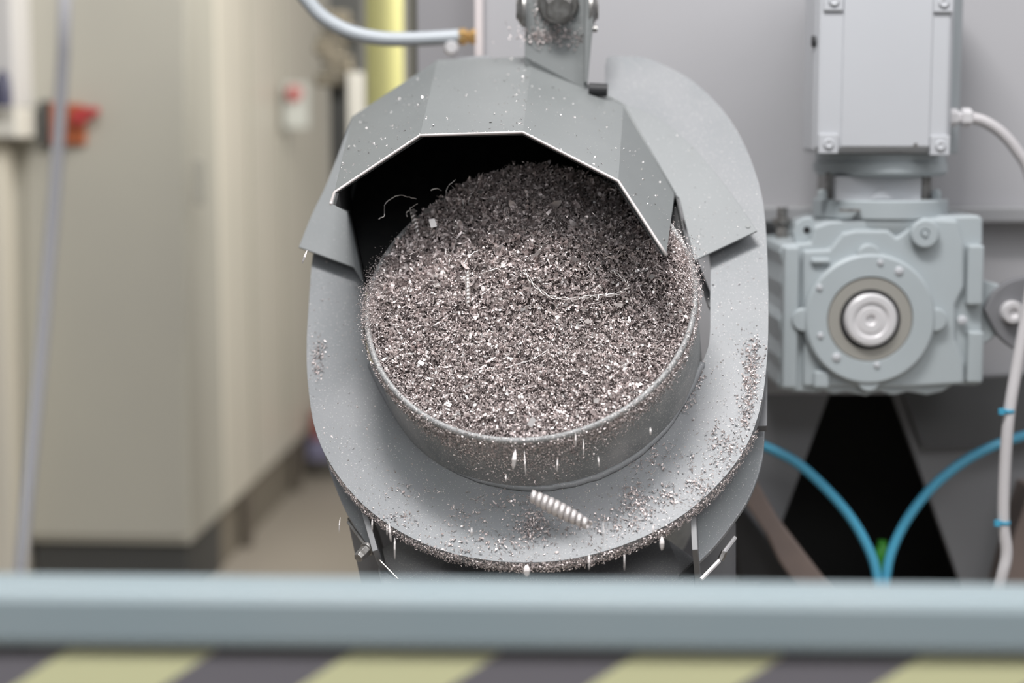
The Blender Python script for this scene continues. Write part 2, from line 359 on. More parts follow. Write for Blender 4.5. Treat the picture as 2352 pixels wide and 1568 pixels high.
# flat wing plate: outside of the hood, both sides
M_wing = mat('grey_wing_paint', (.215, .225, .23), .5, 0, (.20, .21, .215), 6, .08, 240, speck=((.58, .58, .58), 380, .70))
lw = [(686, 567)]+sp2([(686, 567), (716, 492), (746, 430), (775, 358), (808, 268)], 4)[1:]+[(850, 300), (800, 485), (836, 652), (812, 613)]
plate(lw, HOF, .004, 'wing_plate', M_wing, hood, .001)
rw = sp2([(1428, 236), (1500, 264), (1566, 312), (1630, 380), (1690, 458), (1739, 530)], 6)+[(1595, 598), (1560, 455), (1546, 442), (1480, 330), (1432, 244)]
plate(rw, HOF, .004, 'wing_plate', M_wing, hood, .001)
mb = MB(); p = rp(1718, 520, HOF); mb.lathe(p-n*.002, n, [(.0045, 0), (.0045, .0035), (.002, .0035)], 16); mb.build('rivet', M_hood, hood)
# sleeve from the wing plane back to the ring plane, and the dark back panel with the barrel's cut-out
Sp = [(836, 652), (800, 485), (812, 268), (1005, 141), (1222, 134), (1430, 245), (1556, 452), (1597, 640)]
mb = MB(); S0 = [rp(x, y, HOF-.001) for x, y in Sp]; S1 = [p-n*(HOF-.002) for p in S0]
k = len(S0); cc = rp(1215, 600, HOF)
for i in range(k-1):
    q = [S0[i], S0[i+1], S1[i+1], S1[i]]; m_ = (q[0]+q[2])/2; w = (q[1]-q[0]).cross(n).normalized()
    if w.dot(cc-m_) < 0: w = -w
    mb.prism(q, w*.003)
mb.build('sleeve', M_inner, hood)
def ang(p):
    q = p-CR; return math.atan2(q.dot(b_), q.dot(a_))
bp = [p+n*.003 for p in S1]
angs = [ang(p) for p in bp]                            # from left round the top to the right
a0, a1 = angs[0] % (2*math.pi), angs[-1] % (2*math.pi)
if a1 > a0: a1 -= 2*math.pi
inn = []
for i in range(49):
    t = a0+(a1-a0)*i/48; inn.append(CR+n*.005+a_*((RD+.004)*math.cos(t))+b_*((RD+.004)*math.sin(t)))
outp = []
bpd = [(p-CR).dot(a_) for p in bp]
# resample back outline at matching count
L2 = [0]
for i in range(1, k): L2.append(L2[-1]+(bp[i]-bp[i-1]).length)
for i in range(49):
    # intersect by angle so quads stay radial
    t = a0+(a1-a0)*i/48; d = a_*math.cos(t)+b_*math.sin(t); best = None
    for j in range(k-1):
        p, q = bp[j], bp[j+1]; e = q-p; w = p-CR
        den = d.dot(a_)*e.dot(b_)-d.dot(b_)*e.dot(a_)
        if abs(den) < 1e-9: continue
        s = (w.dot(a_)*e.dot(b_)-w.dot(b_)*e.dot(a_))/den; u = (w.dot(a_)*d.dot(b_)-w.dot(b_)*d.dot(a_))/den
        if s > 0 and -1e-3 <= u <= 1.001: best = max(s, best or 0)
    outp.append(CR+n*.005+d*(best if best and best > RD+.006 else RD+.006))
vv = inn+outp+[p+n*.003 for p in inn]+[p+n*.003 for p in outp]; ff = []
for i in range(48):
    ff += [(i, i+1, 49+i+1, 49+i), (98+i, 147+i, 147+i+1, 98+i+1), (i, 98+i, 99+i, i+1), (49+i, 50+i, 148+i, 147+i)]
mb = MB(); mb.add(vv, ff); mb.build('back_panel', M_inner, hood)

# ------------------------------------------------------------------ metal chips
def mound(a, b):
    r = math.hypot(a, b)/RD
    s = min(1, max(0, (b/RD+.25)/1.15)); s = s*s*(3-2*s)
    h = -.012+.040*s*math.exp(-((a+.01)/.19)**2)+.034*math.exp(-((a-.13)/.09)**2-((b-.085)/.07)**2)-.012*math.exp(-((a-.12)/.12)**2-((b-.23)/.06)**2)
    p = Vector((a*9, b*9, 0)); h += .014*noise.noise(p)+.007*noise.noise(p*3.1)+.004*noise.noise(p*8)
    e = max(0, (abs(a)/RD-.80)/.2); h += .020*min(1, e)*max(0, 1-abs(b-.02)/.12)
    if r > .93 and b < -.05: h = min(h, -.006)-.006*(r-.93)/.07
    return h
vv = []; ff = []; NR, NA = 46, 180; RC = RD-.0085
for i in range(NR+1):
    for j in range(NA):
        r = RC*i/NR; t = 2*math.pi*j/NA; a, b = r*math.cos(t), r*math.sin(t); vv.append(loc(a, b, mound(a, b)-.003))
for i in range(NR):
    for j in range(NA):
        j2 = (j+1) % NA; ff.append((i*NA+j, (i+1)*NA+j, (i+1)*NA+j2, i*NA+j2))
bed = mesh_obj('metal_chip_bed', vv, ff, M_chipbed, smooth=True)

def chips_mesh(name, pos, nor, size, m, curl=(1, 5), width=(.18, .5), parent=None, flat=0.0, seg=5, aspect=1.0):
    """many small curled slivers as ONE mesh; pos, nor: (N,3); size: (N,) length in metres"""
    N = len(pos); pos = np.asarray(pos, float); nor = np.asarray(nor, float)
    d = rng.normal(size=(N, 3)); 
    if flat: d -= nor*(np.sum(d*nor, 1, keepdims=True))*flat
    d /= np.linalg.norm(d, axis=1, keepdims=True)
    e = np.cross(d, rng.normal(size=(N, 3))); e /= np.linalg.norm(e, axis=1, keepdims=True); g = np.cross(d, e)
    th = rng.uniform(curl[0], curl[1], N); L = size; R = L/th
    w = L*rng.uniform(width[0], width[1], N); pitch = rng.uniform(-.35, .35, N)*L
    V_ = np.zeros((N, seg+1, 2, 3))
    for i in range(seg+1):
        t = (i/seg-.5); an = th*t
        c = pos+d*(R*np.sin(an))[:, None]+e*(R*(np.cos(an)-1))[:, None]+g*(pitch*t)[:, None]
        ww = w*(1-.75*abs(2*t)**2.5)*.5
        V_[:, i, 0] = c+g*ww[:, None]; V_[:, i, 1] = c-g*ww[:, None]
    vs_ = V_.reshape(-1, 3); base = (np.arange(N)*(seg+1)*2)[:, None, None]
    q = np.array([[2*i, 2*i+1, 2*i+3, 2*i+2] for i in range(seg)])[None]
    faces = (base+q).reshape(-1, 4)
    me = bpy.data.meshes.new(name); me.vertices.add(len(vs_)); me.vertices.foreach_set('co', vs_.ravel())
    nf = len(faces); me.loops.add(nf*4); me.loops.foreach_set('vertex_index', faces.ravel().astype(np.int32))
    me.polygons.add(nf); me.polygons.foreach_set('loop_start', np.arange(0, nf*4, 4, dtype=np.int32)); me.update(calc_edges=True)
    me.validate(); return fin(name, me, m, parent, True)
pos = []; size = []
N = 46000
for i in range(N):
    r = RC*math.sqrt(random.random()); t = random.random()*2*math.pi; a, b = r*math.cos(t), r*math.sin(t)
    back = min(1, max(0, (b+.03-.1*a)/.12))
    s = random.choice((.005, .0065, .008, .0105))*random.uniform(.6, 1.25)*(1+.35*back)
    if random.random() < .03+.08*back: s *= 2.0
    pos.append(loc(a, b, mound(a, b)+random.uniform(-.001, .009+.012*back*random.random()))); size.append(s)
pos = np.array([tuple(p) for p in pos]); nn = np.tile(np.array(n), (len(pos), 1))
pile = chips_mesh('metal_chips', pos, nn, np.array(size), M_chip, curl=(.6, 5), width=(.12, .42))
tag(pile, 'heap of fine silvery metal chips filling the tilted barrel', 'metal chips', kind='stuff')
pos = []; size = []
for i in range(1500):
    r = RC*.97*math.sqrt(random.random()); t = random.uniform(-.25, math.pi+.25); a, b = r*math.cos(t), r*math.sin(t)
    pos.append(tuple(loc(a, b, mound(a, b)+random.uniform(.002, .018)))); size.append(random.uniform(.012, .034))
cc2 = chips_mesh('curly_chips', pos, np.tile(np.array(n), (len(pos), 1)), np.array(size), M_chip, curl=(1.5, 6), width=(.035, .085), parent=pile, seg=10, flat=.4)
tag(cc2, kind='stuff')
pos = []; size = []; nrm = []
for i in range(1700):
    r = RC*.97*math.sqrt(random.random()); t = random.uniform(0, 2*math.pi); a, b = r*math.cos(t), r*math.sin(t)
    pos.append(tuple(loc(a, b, mound(a, b)+random.uniform(.004, .012)))); size.append(random.uniform(.008, .015))
cc3 = chips_mesh('coarse_chips', pos, np.tile(np.array(n), (len(pos), 1)), np.array(size), M_curl, curl=(.8, 3), width=(.2, .4), parent=pile, flat=.4)
tag(cc3, kind='stuff')
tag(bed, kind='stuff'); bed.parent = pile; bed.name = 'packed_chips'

# dust and chips lying on the ring plate, hood, wing, barrel wall
def inpoly(x, y, pl):
    c = False; j = len(pl)-1
    for i in range(len(pl)):
        if (pl[i][1] > y) != (pl[j][1] > y) and x < (pl[j][0]-pl[i][0])*(y-pl[i][1])/(pl[j][1]-pl[i][1])+pl[i][0]: c = not c
        j = i
    return c
pos = []; size = []
def put(px, py, s, off=.0):
    if inpoly(px, py, poly): pos.append(tuple(rp(px, py, off+.0012))); size.append(s)
i = 0
while i < 9500:
    px, py = random.uniform(700, 1770), random.uniform(590, 1295)
    dens = .18+.9*max(0, (py-950)/340)*(.4+.6*max(0, (px-900)/800 if px > 900 else 0)+.4)+(.35 if px > 1640 and py > 750 else 0)
    if random.random() < dens: put(px, py, random.choice((.0018, .0025, .0035, .005))*random.uniform(.7, 1.2))
    i += 1
clumps = [(735, 800, 14, 28, 60), (728, 845, 12, 25, 50), (1728, 830, 18, 45, 240), (1722, 890, 16, 40, 160), (1712, 950, 16, 35, 120), (1460, 1150, 38, 34, 240), (1540, 1140, 30, 22, 90), (1225, 1205, 38, 34, 330),
          (1180, 1150, 80, 30, 160), (1600, 850, 14, 30, 200), (1575, 900, 20, 40, 160), (1070, 1185, 40, 30, 60), (940, 1125, 60, 20, 35), (1500, 1050, 80, 40, 200), (1400, 1200, 120, 30, 220), (1660, 1020, 40, 50, 200), (1610, 1120, 40, 30, 120), (1120, 1245, 120, 24, 200), (900, 1190, 60, 20, 60)]
for cx, cy, sx, sy, k in clumps:
    for _ in range(k): put(random.gauss(cx, sx*.6), random.gauss(cy, sy*.6), random.uniform(.003, .0085), random.uniform(0, .003))
nn = np.tile(np.array(n), (len(pos), 1))
tag(chips_mesh('chip_litter', pos, nn, np.array(size), M_chip, curl=(.5, 4), flat=.7), 'scattered metal chips and specks lying on the grey ring plate', 'metal chips', kind='stuff')
# on the hood
pos = []; size = []; nrm = []
def quadpt(i, u, v):
    A, B, Cc, D = Rr[i], Rr[i+1], Fr[i+1], Fr[i]; p = (A*(1-u)+B*u)*(1-v)+(D*(1-u)+Cc*u)*v
    nm = (B-A).cross(D-A).normalized()
    if nm.dot(CAM-p) < 0: nm = -nm
    return p+nm*.0012, nm
for k_ in range(420):
    i = random.choice((1, 1, 1, 1, 2, 2, 2, 3, 3, 4)); u, v = random.random(), random.random()
    if i == 2 and random.random() < .6: u = 1-abs(random.gauss(0, .13))
    if i == 1: v = min(1, max(0, random.gauss(.6, .25)))
    u = min(1, max(0, u)); p, nm = quadpt(i, u, v); pos.append(tuple(p)); nrm.append(tuple(nm)); size.append(random.choice((.0025, .003, .004, .006)))
for k_ in range(130):                                   # grains on the bright lip
    i = random.choice((1, 2, 2, 3)); p, nm = quadpt(i, random.random(), .995); pos.append(tuple(p)); nrm.append(tuple(nm)); size.append(random.uniform(.002, .004))
for k_ in range(150):
    px, py = (random.gauss(1598, 12), random.gauss(560, 25)) if k_ < 50 else (random.uniform(1450, 1735), random.uniform(280, 590))
    if inpoly(px, py, rw): pos.append(tuple(rp(px, py, HOF+.001))); nrm.append(tuple(n)); size.append(random.uniform(.0015, .004))
tag(chips_mesh('hood_litter', pos, nrm, np.array(size), M_curl, curl=(.5, 3), width=(.3, .6), flat=.85), 'small bright metal flakes stuck on top of the grey hood', 'metal flakes', kind='stuff')
# clinging to the barrel wall, rim and plate edge
pos = []; size = []; nrm = []
for k_ in range(17000):
    t = random.uniform(math.pi*.98, math.pi*2.02); rad = a_*math.cos(t)+b_*math.sin(t)
    mid = math.exp(-((t-math.pi*1.47)/.5)**2)
    if k_ > 13000 and random.random() > mid: continue
    z = -abs(random.gauss(0, .018+.045*mid))
    if z < -PR: continue
    if k_ < 4200: z = random.uniform(-.012, .008); r = RD+random.uniform(-.016, .009)
    else: r = RD+random.uniform(0, .002)
    pos.append(tuple(CM+rad*r+n*z)); nrm.append(tuple(rad)); size.append(random.uniform(.0018, .0065))
for side in (-1, 1):                                    # drifts on the rim, both sides under the hood
    for k_ in range(3600):
        t = math.radians(random.gauss(8 if side > 0 else 176, 9)); rad = a_*math.cos(t)+b_*math.sin(t)
        pos.append(tuple(CM+rad*(RD+random.gauss(-.010, .010))+n*abs(random.gauss(.004, .014)))); nrm.append(tuple(n)); size.append(random.uniform(.0015, .004))
ed = sp2([(1735, 985), (1670, 1088), (1590, 1166), (1500, 1222), (1400, 1262), (1300, 1285), (1215, 1291), (1130, 1287), (1030, 1268), (940, 1232), (860, 1181), (800, 1122), (755, 1055)], 12)
for k_ in range(5200):
    j = random.uniform(0, len(ed)-1.001); i = int(j); s = j-i; px = ed[i][0]*(1-s)+ed[i+1][0]*s; py = ed[i][1]*(1-s)+ed[i+1][1]*s
    q = rp(px, py, 0); o = (q-rp(1235, 850, 0)).normalized()
    w = math.exp(-((px-1300)/330)**2)*.7+.3
    pos.append(tuple(q+o*random.uniform(0, .004)*(1+w)-n*random.uniform(0, TP)+n*.001)); nrm.append(tuple(o)); size.append(random.uniform(.002, .006)*(.6+.5*w))
tag(chips_mesh('clinging_chips', pos, nrm, np.array(size), M_chip, curl=(.5, 4), flat=.6), 'fine metal chips clinging to the barrel rim, its wall and the ring edge', 'metal chips', kind='stuff')

# long curls and big flakes on the heap, each a thing
def onheap(px, py, lift=.006):
    h = .0
    for _ in range(5):
        p = onplane(px, py, CM+n*h, n); a, b = inplane(p); r = math.hypot(a, b)
        h = mound(a*min(1, RC/r) if r else a, b*min(1, RC/r) if r else b)+lift
    return onplane(px, py, CM+n*h, n)
def curl(name, pix, r, label, group=None, lift=.010, wob=.0015, twist=False, cat='metal curl', m=M_curl):
    pts = spline([onheap(x, y, lift) for x, y in pix], 8)
    pts = [p+Vector((noise.noise(p*170), noise.noise(p*170+Vector((9, 0, 0))), noise.noise(p*170+Vector((0, 9, 0)))))*wob for p in pts]
    mb = MB()
    if twist:                                           # two strands wound round each other
        for ph in (0, math.pi):
            q = []
            for i, p in enumerate(pts):
                t = (pts[min(i+1, len(pts)-1)]-pts[max(i-1, 0)]).normalized(); u = t.cross(n).normalized(); w = t.cross(u)
                q.append(p+u*(.0022*math.cos(i*.75+ph))+w*(.0022*math.sin(i*.75+ph)))
            mb.tube(q, r, 5)
    else: mb.tube(pts, r, 6, r*.6)
    return tag(mb.build(name, m, smooth=True), label, cat, group)
curl('twisted_wire', [(1203, 622), (1228, 655), (1262, 680), (1310, 686), (1360, 680), (1410, 677), (1437, 665), (1441, 650), (1425, 634), (1402, 622)], .0013, 'long twisted strand of metal looping over the lit chips, right of centre', cat='metal strand', twist=True, lift=.014)
curl('wire_strand', [(1232, 592), (1243, 570), (1262, 550), (1272, 534)], .0013, 'short bright strand standing above the twisted loop', cat='metal strand', twist=True)
gcurl = 'long thin metal curls on the heap'
CURLS = [([(1073, 640), (1068, 608), (1078, 588), (1104, 572)], .0022, 'hooked bright curl standing on the top end of the spiral chip', .012),
 ([(1100, 628), (1128, 620), (1150, 614), (1152, 602)], .0013, 'bent thin curl just right of the spiral chip', .012),
 ([(870, 503), (882, 494), (884, 470), (900, 455), (920, 448), (938, 452), (956, 457)], .0012, 'thin wire curl hanging at the far left in the dark under the hood', .05),
 ([(1028, 485), (1022, 460), (1030, 428), (1046, 412)], .0014, 'upright curl in the shade near the top left of the heap', .03),
 ([(990, 436), (1004, 432), (1014, 438)], .0014, 'tiny arched curl in the shade at the heap top left', .03),
 ([(1062, 490), (1064, 465), (1058, 458), (1040, 452)], .0011, 'angled thin curl in the shade, left of the heap crest', .03),
 ([(1074, 418), (1084, 435), (1080, 452), (1076, 468), (1090, 476)], .001, 'long S-bent hair curl in the dark below the hood top', .03),
 ([(1072, 496), (1080, 503), (1088, 502)], .0012, 'small tick-shaped curl in the shaded middle of the heap', .015),
 ([(1018, 560), (1024, 578), (1018, 594), (1005, 596), (996, 588)], .0011, 'C-shaped hair curl left of the hooked curl', .012),
 ([(1030, 570), (1034, 590), (1030, 612)], .0013, 'slim straight curl beside the C-shaped one', .012),
 ([(1355, 600), (1352, 610), (1360, 622), (1370, 632)], .0013, 'short bent curl inside the twisted loop', .01),
 ([(935, 498), (934, 488), (946, 476), (960, 468)], .0012, 'arched curl at the left edge of the shaded heap', .03),
 ([(1205, 555), (1230, 562), (1250, 572), (1262, 600)], .001, 'fine hair curl on the border of light and shade', .012),
 ([(1290, 515), (1282, 505), (1276, 490), (1284, 478)], .001, 'fine curl in the shade below the hood on the right', .02),
 ([(1390, 500), (1396, 486), (1395, 470)], .001, 'fine upright curl in the shade at far right of the heap', .02),
 ([(1160, 845), (1190, 836), (1230, 822), (1262, 800)], .0008, 'very thin hair lying across the lower lit chips', .008)]
for pix, r, lab, lift in CURLS: curl('metal_curl', pix, r, lab, gcurl, lift)
# tight spiral chips
def spiral(name, A, B, R, turns, r, label, group=None, parent=None):
    ax = (B-A); L = ax.length; ax.normalize(); u = ax.orthogonal().normalized(); w = ax.cross(u); mb = MB(); v = []; f = []; K_ = int(turns*16)
    for i in range(K_+1):
        t = i/16*2*math.pi; c = A+ax*(L*i/K_); rr = R*(.6+.4*math.sin(math.pi*min(1, max(0, .12+.88*i/K_))))
        d = u*math.cos(t)+w*math.sin(t); hw = L/turns*.46
        v += [c+d*rr-ax*hw, c+d*(rr*1.12), c+d*rr+ax*hw]
    for i in range(K_): f += [(3*i, 3*i+3, 3*i+4, 3*i+1), (3*i+1, 3*i+4, 3*i+5, 3*i+2)]
    mb.add(v, f); o = mb.build(name, M_fall if 'falling' in label else M_curl, smooth=True)
    m = o.modifiers.new('thick', 'SOLIDIFY'); m.thickness = .0006
    return tag(o, label, 'spiral chip', group)
spiral('spiral_chip', onheap(1075, 700, .012), onheap(1074, 622, .016), .0048, 9, .001, 'bright tightly coiled spiral chip lying upright left of centre on the heap')
spiral('spiral_chip', P(1222, 1138, 2.84), P(1352, 1205, 2.82), 0.0125, 10, .001, 'pale coiled spiral chip falling in front of the lower ring plate')
spiral('spiral_chip', onheap(946, 480, .014), onheap(962, 540, .014), .0045, 7, .001, 'dim spiral chip in the shade at the left of the heap')
# big flakes
def flake(px, py, s, label, lift=.009, name='metal_flake', asp=.7):
    c = onheap(px, py, lift); u = (a_*math.cos(s*900)+b_*math.sin(s*900)); w = n.cross(u); mb = MB(); tl_ = n*.35*s
    P4 = [c-u*s*.5-w*s*asp*.5, c+u*s*.45-w*s*asp*.45+tl_, c+u*s*.55+w*s*asp*.5+tl_, c-u*s*.45+w*s*asp*.55]
    mb.prism(P4, n*.001); return tag(mb.build(name, M_curl), label, 'metal flake', 'larger flat flakes on the heap')
FL = [(1497, 637, .0115, 'square bright flake near the right rim of the barrel'), (1002, 634, .012, 'blocky pale flake left of the spiral chip'), (1042, 612, .011, 'upright pale flake between the C-shaped curl and the spiral chip'),
      (1003, 656, .011, 'slanted flake just below the blocky pale flake'), (896, 637, .011, 'oblong flake near the left rim'), (1110, 664, .009, 'flake just right of the spiral chip'), (1425, 703, .012, 'oblong flake below the right end of the twisted loop'),
      (1222, 972, .015, 'large pale flake by the front rim of the barrel'), (1370, 922, .012, 'flat oblong flake low on the right of the heap'), (1030, 930, .010, 'flake by the lower left rim'), (968, 835, .010, 'flake low on the left of the heap'), (1350, 740, .013, 'crumpled bright flake in the centre right of the heap'),
      (995, 515, .016, 'broad dull flake in the shaded left of the heap'), (950, 487, .013, 'round dull flake in the shade above the dim spiral'), (983, 487, .014, 'curved dull flake deep in the shade'), (1103, 443, .012, 'pale flake in the dark high on the heap')]
for x, y, s, lab in FL: flake(x, y, s, lab, lift=.03 if y < 520 else .009)
# chips in the air and dropping off the ring, each a sliver of its own
def sliver(px, py, d, lpx, wpx, tilt=0):
    c = P(px, py, d); k_ = d/K; up = (Uv*math.cos(tilt)+Rv*math.sin(tilt)); sd = (Rv*math.cos(tilt)-Uv*math.sin(tilt)); L = lpx*k_; w = wpx*k_
    prof = [(-.5, .1), (-.3, .5), (0, .62), (.25, .5), (.5, .08)]; v = []; f = []
    for i, (t, ww) in enumerate(prof):
        bow = -Fv*(.12*L*math.cos(t*math.pi))
        for s, z in ((-1, 0), (1, 0), (1, .0006), (-1, .0006)): v.append(c+up*(t*L)+sd*(s*ww*w*.5)+bow-Fv*z)
    for i in range(len(prof)-1):
        b0 = i*4; b1 = b0+4
        for j in range(4): f.append((b0+j, b0+(j+1) % 4, b1+(j+1) % 4, b1+j))
    f += [(0, 1, 2, 3), tuple(len(v)-4+j for j in range(4))[::-1]]
    mb = MB(); mb.add(v, f); return mb.build('falling_chip', M_fall)
FALL = [(1181, 1055, 2.86, 46, 16, .12, 'broad pale chip falling before the barrel wall, biggest of those there'), (1206, 1065, 2.86, 60, 5, -.06, 'long thin chip falling right of the broad pale one'),
 (1280, 1068, 2.85, 32, 5, .05, 'short bright chip falling before the middle of the barrel wall'), (1322, 1010, 2.85, 34, 5, 0, 'bright chip dropping just under the front rim right of centre'), (1340, 1030, 2.85, 46, 4, 0, 'dim long chip dropping beside the bright one under the rim'),
 (1375, 1060, 2.85, 26, 5, -.1, 'small chip falling before the barrel wall on the right'), (1494, 990, 2.85, 18, 7, 0, 'small wide chip falling by the right end of the barrel wall'), (1162, 1098, 2.85, 16, 5, 0, 'tiny chip below the broad pale one'),
 (1083, 1222, 2.82, 22, 5, 0, 'small chip falling before the lower ring plate, left of centre'), (1386, 1222, 2.82, 52, 3, 0, 'hair-thin chip falling before the lower ring plate, right of centre'),
 (1500, 1216, 2.8, 24, 6, .05, 'chip leaving the ring edge above the right rib'), (1520, 1247, 2.8, 32, 16, 0, 'wide ridged chip falling beneath the ring edge at the right'), (1434, 1290, 2.8, 40, 4, 0, 'long chip falling beneath the ring towards the blue rail'),
 (1353, 1290, 2.8, 36, 8, 0, 'broad chip falling beneath the ring towards the blue rail'), (1210, 1310, 2.8, 26, 24, 0, 'pale wide chip sinking behind the blue rail at centre'), (780, 1205, 2.95, 34, 4, .08, 'lone thin chip falling left of the cradle'),
 (896, 1222, 2.85, 44, 8, -.1, 'upper broad chip falling at the left cavity of the cradle'), (889, 1217, 2.86, 26, 4, 0, 'thin chip beside the upper broad one in the left cavity'), (907, 1260, 2.85, 50, 5, 0, 'lower long chip falling at the left cavity of the cradle'),
 (855, 1205, 2.87, 30, 5, 0, 'dim chip falling by the left rib'), (700, 590, 3.0, 34, 8, .35, 'blurred chip dropping from the tip of the left wing plate')]
for x, y, d, l, w, t, lab in FALL: tag(sliver(x, y, d, l, w, t), lab, 'falling chip', 'metal chips falling from the barrel')

# ------------------------------------------------------------------ hanger arm above the hood
arm = thing('lifting_arm', P(1280, 60, 3.5), 'grey steel arm plate with bolted pins rising behind the hood', 'lifting arm')
D = 3.47
mb = MB(); mb.prism([P(1210, -60, D), P(1352, -60, D), P(1356, 60, D), P(1352, 130, D), P(1345, 205, D), P(1345, 330, D+.05), P(1215, 330, D+.05), P(1205, 130, D)], Fv*.02); mb.build('arm_plate', M_hood, arm, bevel=.002)
mb = MB(); mb.prism([P(1345, -60, D-.03), P(1362, -60, D-.03), P(1362, 60, D-.03), P(1350, 190, D-.02), P(1342, 190, D-.02)], Fv*.08); mb.build('arm_flange', M_hood, arm, bevel=.002)
mb = MB(); c = P(1282, 8, D); mb.lathe(c-Fv*.001, -Fv-Uv*.1, [(.042, 0), (.042, .008), (.036, .014)], 40); hexbolt(mb, c-Fv*.014, -Fv-Uv*.5, .03, .04); tag(mb.build('bolt', M_dsteel, arm, bevel=.001), 'large worn bolt head in the middle of the arm')
for px, s in ((1197, -1), (1362, 1)):
    mb = MB(); mb.lathe(P(px-s*10, 22, D), Rv*s, [(.036, 0), (.036, .006), (.028, .012), (.02, .016)], 32); mb.lathe(P(px-s*4, 22, D), Rv*s, [(.02, 0), (.02, .014)], 6); mb.build('pin', M_dsteel, arm, smooth='auto')
mb = MB(); mb.lathe(P(1358, 66, D-.005), Rv, [(.007, 0), (.007, .012)], 8); mb.build('split_pin', M_dsteel, arm)
pos = [tuple(P(random.gauss(1260, 40), random.gauss(85, 12) if random.random() < .6 else random.uniform(-5, 90), D-.002)) for _ in range(520)]
pos = [p for p in pos]
tag(chips_mesh('arm_litter', pos, np.tile(np.array(-Fv), (len(pos), 1)), rng.uniform(.003, .009, len(pos)), M_chip, flat=.8), 'metal chips stuck below the big bolt on the lifting arm', 'metal flakes', kind='stuff')

# ------------------------------------------------------------------ gear motor
YG = 3.62; g = mpx(YG)
gm = thing('gear_motor', V(2010, 890, YG+.15), 'pale grey gear motor with square terminal box hung on the right of the panel', 'gear motor')
X, Z = Vector((1, 0, 0)), Vector((0, 0, 1)); Yb = Vector((0, 1, 0))
def gp(pts, Y=YG): return vp(pts, Y)
hs = [(1795, 562), (1862, 556), (1870, 520), (1905, 508), (2150, 500), (2165, 496), (2250, 494), (2258, 505), (2258, 560), (2250, 570), (2250, 620), (2258, 630), (2258, 880), (2240, 886), (2190, 884), (2165, 900), (2130, 908), (2085, 900), (2060, 907), (2045, 908), (2020, 898), (1990, 910), (1960, 905), (1945, 900), (1915, 906), (1895, 898), (1870, 903), (1830, 900), (1790, 894), (1786, 880), (1793, 850), (1787, 820), (1796, 790), (1787, 735), (1797, 715), (1800, 690), (1792, 650), (1797, 610), (1790, 580)]
mb = MB(); mb.prism(gp(hs, YG+.03), Yb*.33); mb.build('housing', M_gear, gm, bevel=.006)
mb = MB()                                               # raised front web with cast steps
mb.prism(gp([(1845, 575), (1905, 572), (1935, 535), (1965, 528), (2040, 528), (2060, 545), (2120, 500), (2200, 505), (2215, 560), (2215, 660), (2195, 700), (2195, 780), (2215, 830), (2215, 882), (2080, 890), (1900, 888), (1845, 888)], YG+.018), Yb*.02)
mb.build('cast_web', M_gear, gm, bevel=.006)
mb = MB()
for x0, y0, x1, y1 in ((1800, 566, 1828, 890), (1862, 592, 1905, 606), (2222, 562, 2254, 700), (1868, 850, 1902, 890), (2222, 760, 2254, 878)):
    A = V(x0, y0, YG+.02); B = V(x1, y1, YG+.02); mb = MB(); mb.box((A.x, YG+.008, B.z), (B.x, YG+.05, A.z))
    mb.build('cast_rib', M_gear, gm, bevel=.005)
mb = MB(); c = V(1998, 733, YG); R1 = 152*g
mb.lathe(c+Yb*.02, -Yb, [(R1, 0), (R1, .018), (R1-.006, .024), (100*g, .024), (98*g, .018), (70*g, .018)], 96)
for ex, ey, w in ((1846, 735, 27), (2150, 735, 27), (1996, 872, 28), (1997, 588, 27)):
    mb.lathe(V(ex, ey, YG)+Yb*.02, -Yb, [(w*g, 0), (w*g, .016), (w*g-.003, .019)], 32)
mb.build('hub_flange', M_gear, gm, smooth='auto')
mb = MB(); mb.lathe(c, -Yb, [(98*g, -.001), (96*g, .0015), (70*g, .0015), (70*g, -.01)], 72, caps=False); mb.build('seal_ring', M_tan, gm, smooth='auto')
mb = MB(); mb.lathe(c, -Yb, [(70*g, -.0005), (70*g, .003), (66*g, .003), (64*g, -.002)], 72); mb.build('shaft_seal', M_rubber, gm, smooth='auto')
mb = MB(); mb.lathe(c, -Yb, [(61*g, 0), (61*g, .010), (55*g, .016), (42*g, .016), (40*g, .011), (30*g, .011), (28*g, .014), (14*g, .014), (10*g, .008), (.0002, .008)], 64); mb.build('shaft', M_steel, gm, smooth='auto')
mb = MB()
for ex, ey, w in ((2065, 622, 10), (1921, 820, 10), (2210, 735, 11), (1846, 718, 8), (2148, 722, 9), (2014, 838, 7), (1884, 770, 7), (2022, 602, 7), (1882, 660, 7)):
    yy = YG-.004 if math.hypot(ex-1998, ey-733) < 150 else YG+.018
    mb = MB(); mb.lathe(V(ex, ey, yy)+Yb*.002, -Yb, [(w*g, 0), (w*g, .004), (w*.7*g, .006)], 20)
    mb.build('screw_plug', M_tbox, gm, smooth='auto')
mb = MB(); mb.lathe(V(2125, 537, YG)+Yb*.025, -Yb, [(33*g, 0), (33*g, .022), (29*g, .026), (12*g, .026), (9*g, .022), (6*g, .029)], 40); mb.build('oil_plug', M_gear, gm, smooth='auto')
mb = MB(); lugp = [(1826, 560), (1822, 535), (1828, 514), (1842, 502), (1862, 498), (1870, 505), (1870, 556)]
mb.prism(gp(lugp, YG+.05), Yb*.02); mb.build('lifting_lug', M_gear, gm, bevel=.003)
mb = MB(); mb.lathe(V(1853, 528, YG+.05), -Yb, [(8*g, 0), (8*g, .001)], 20); mb.build('lug_hole', M_black, gm)
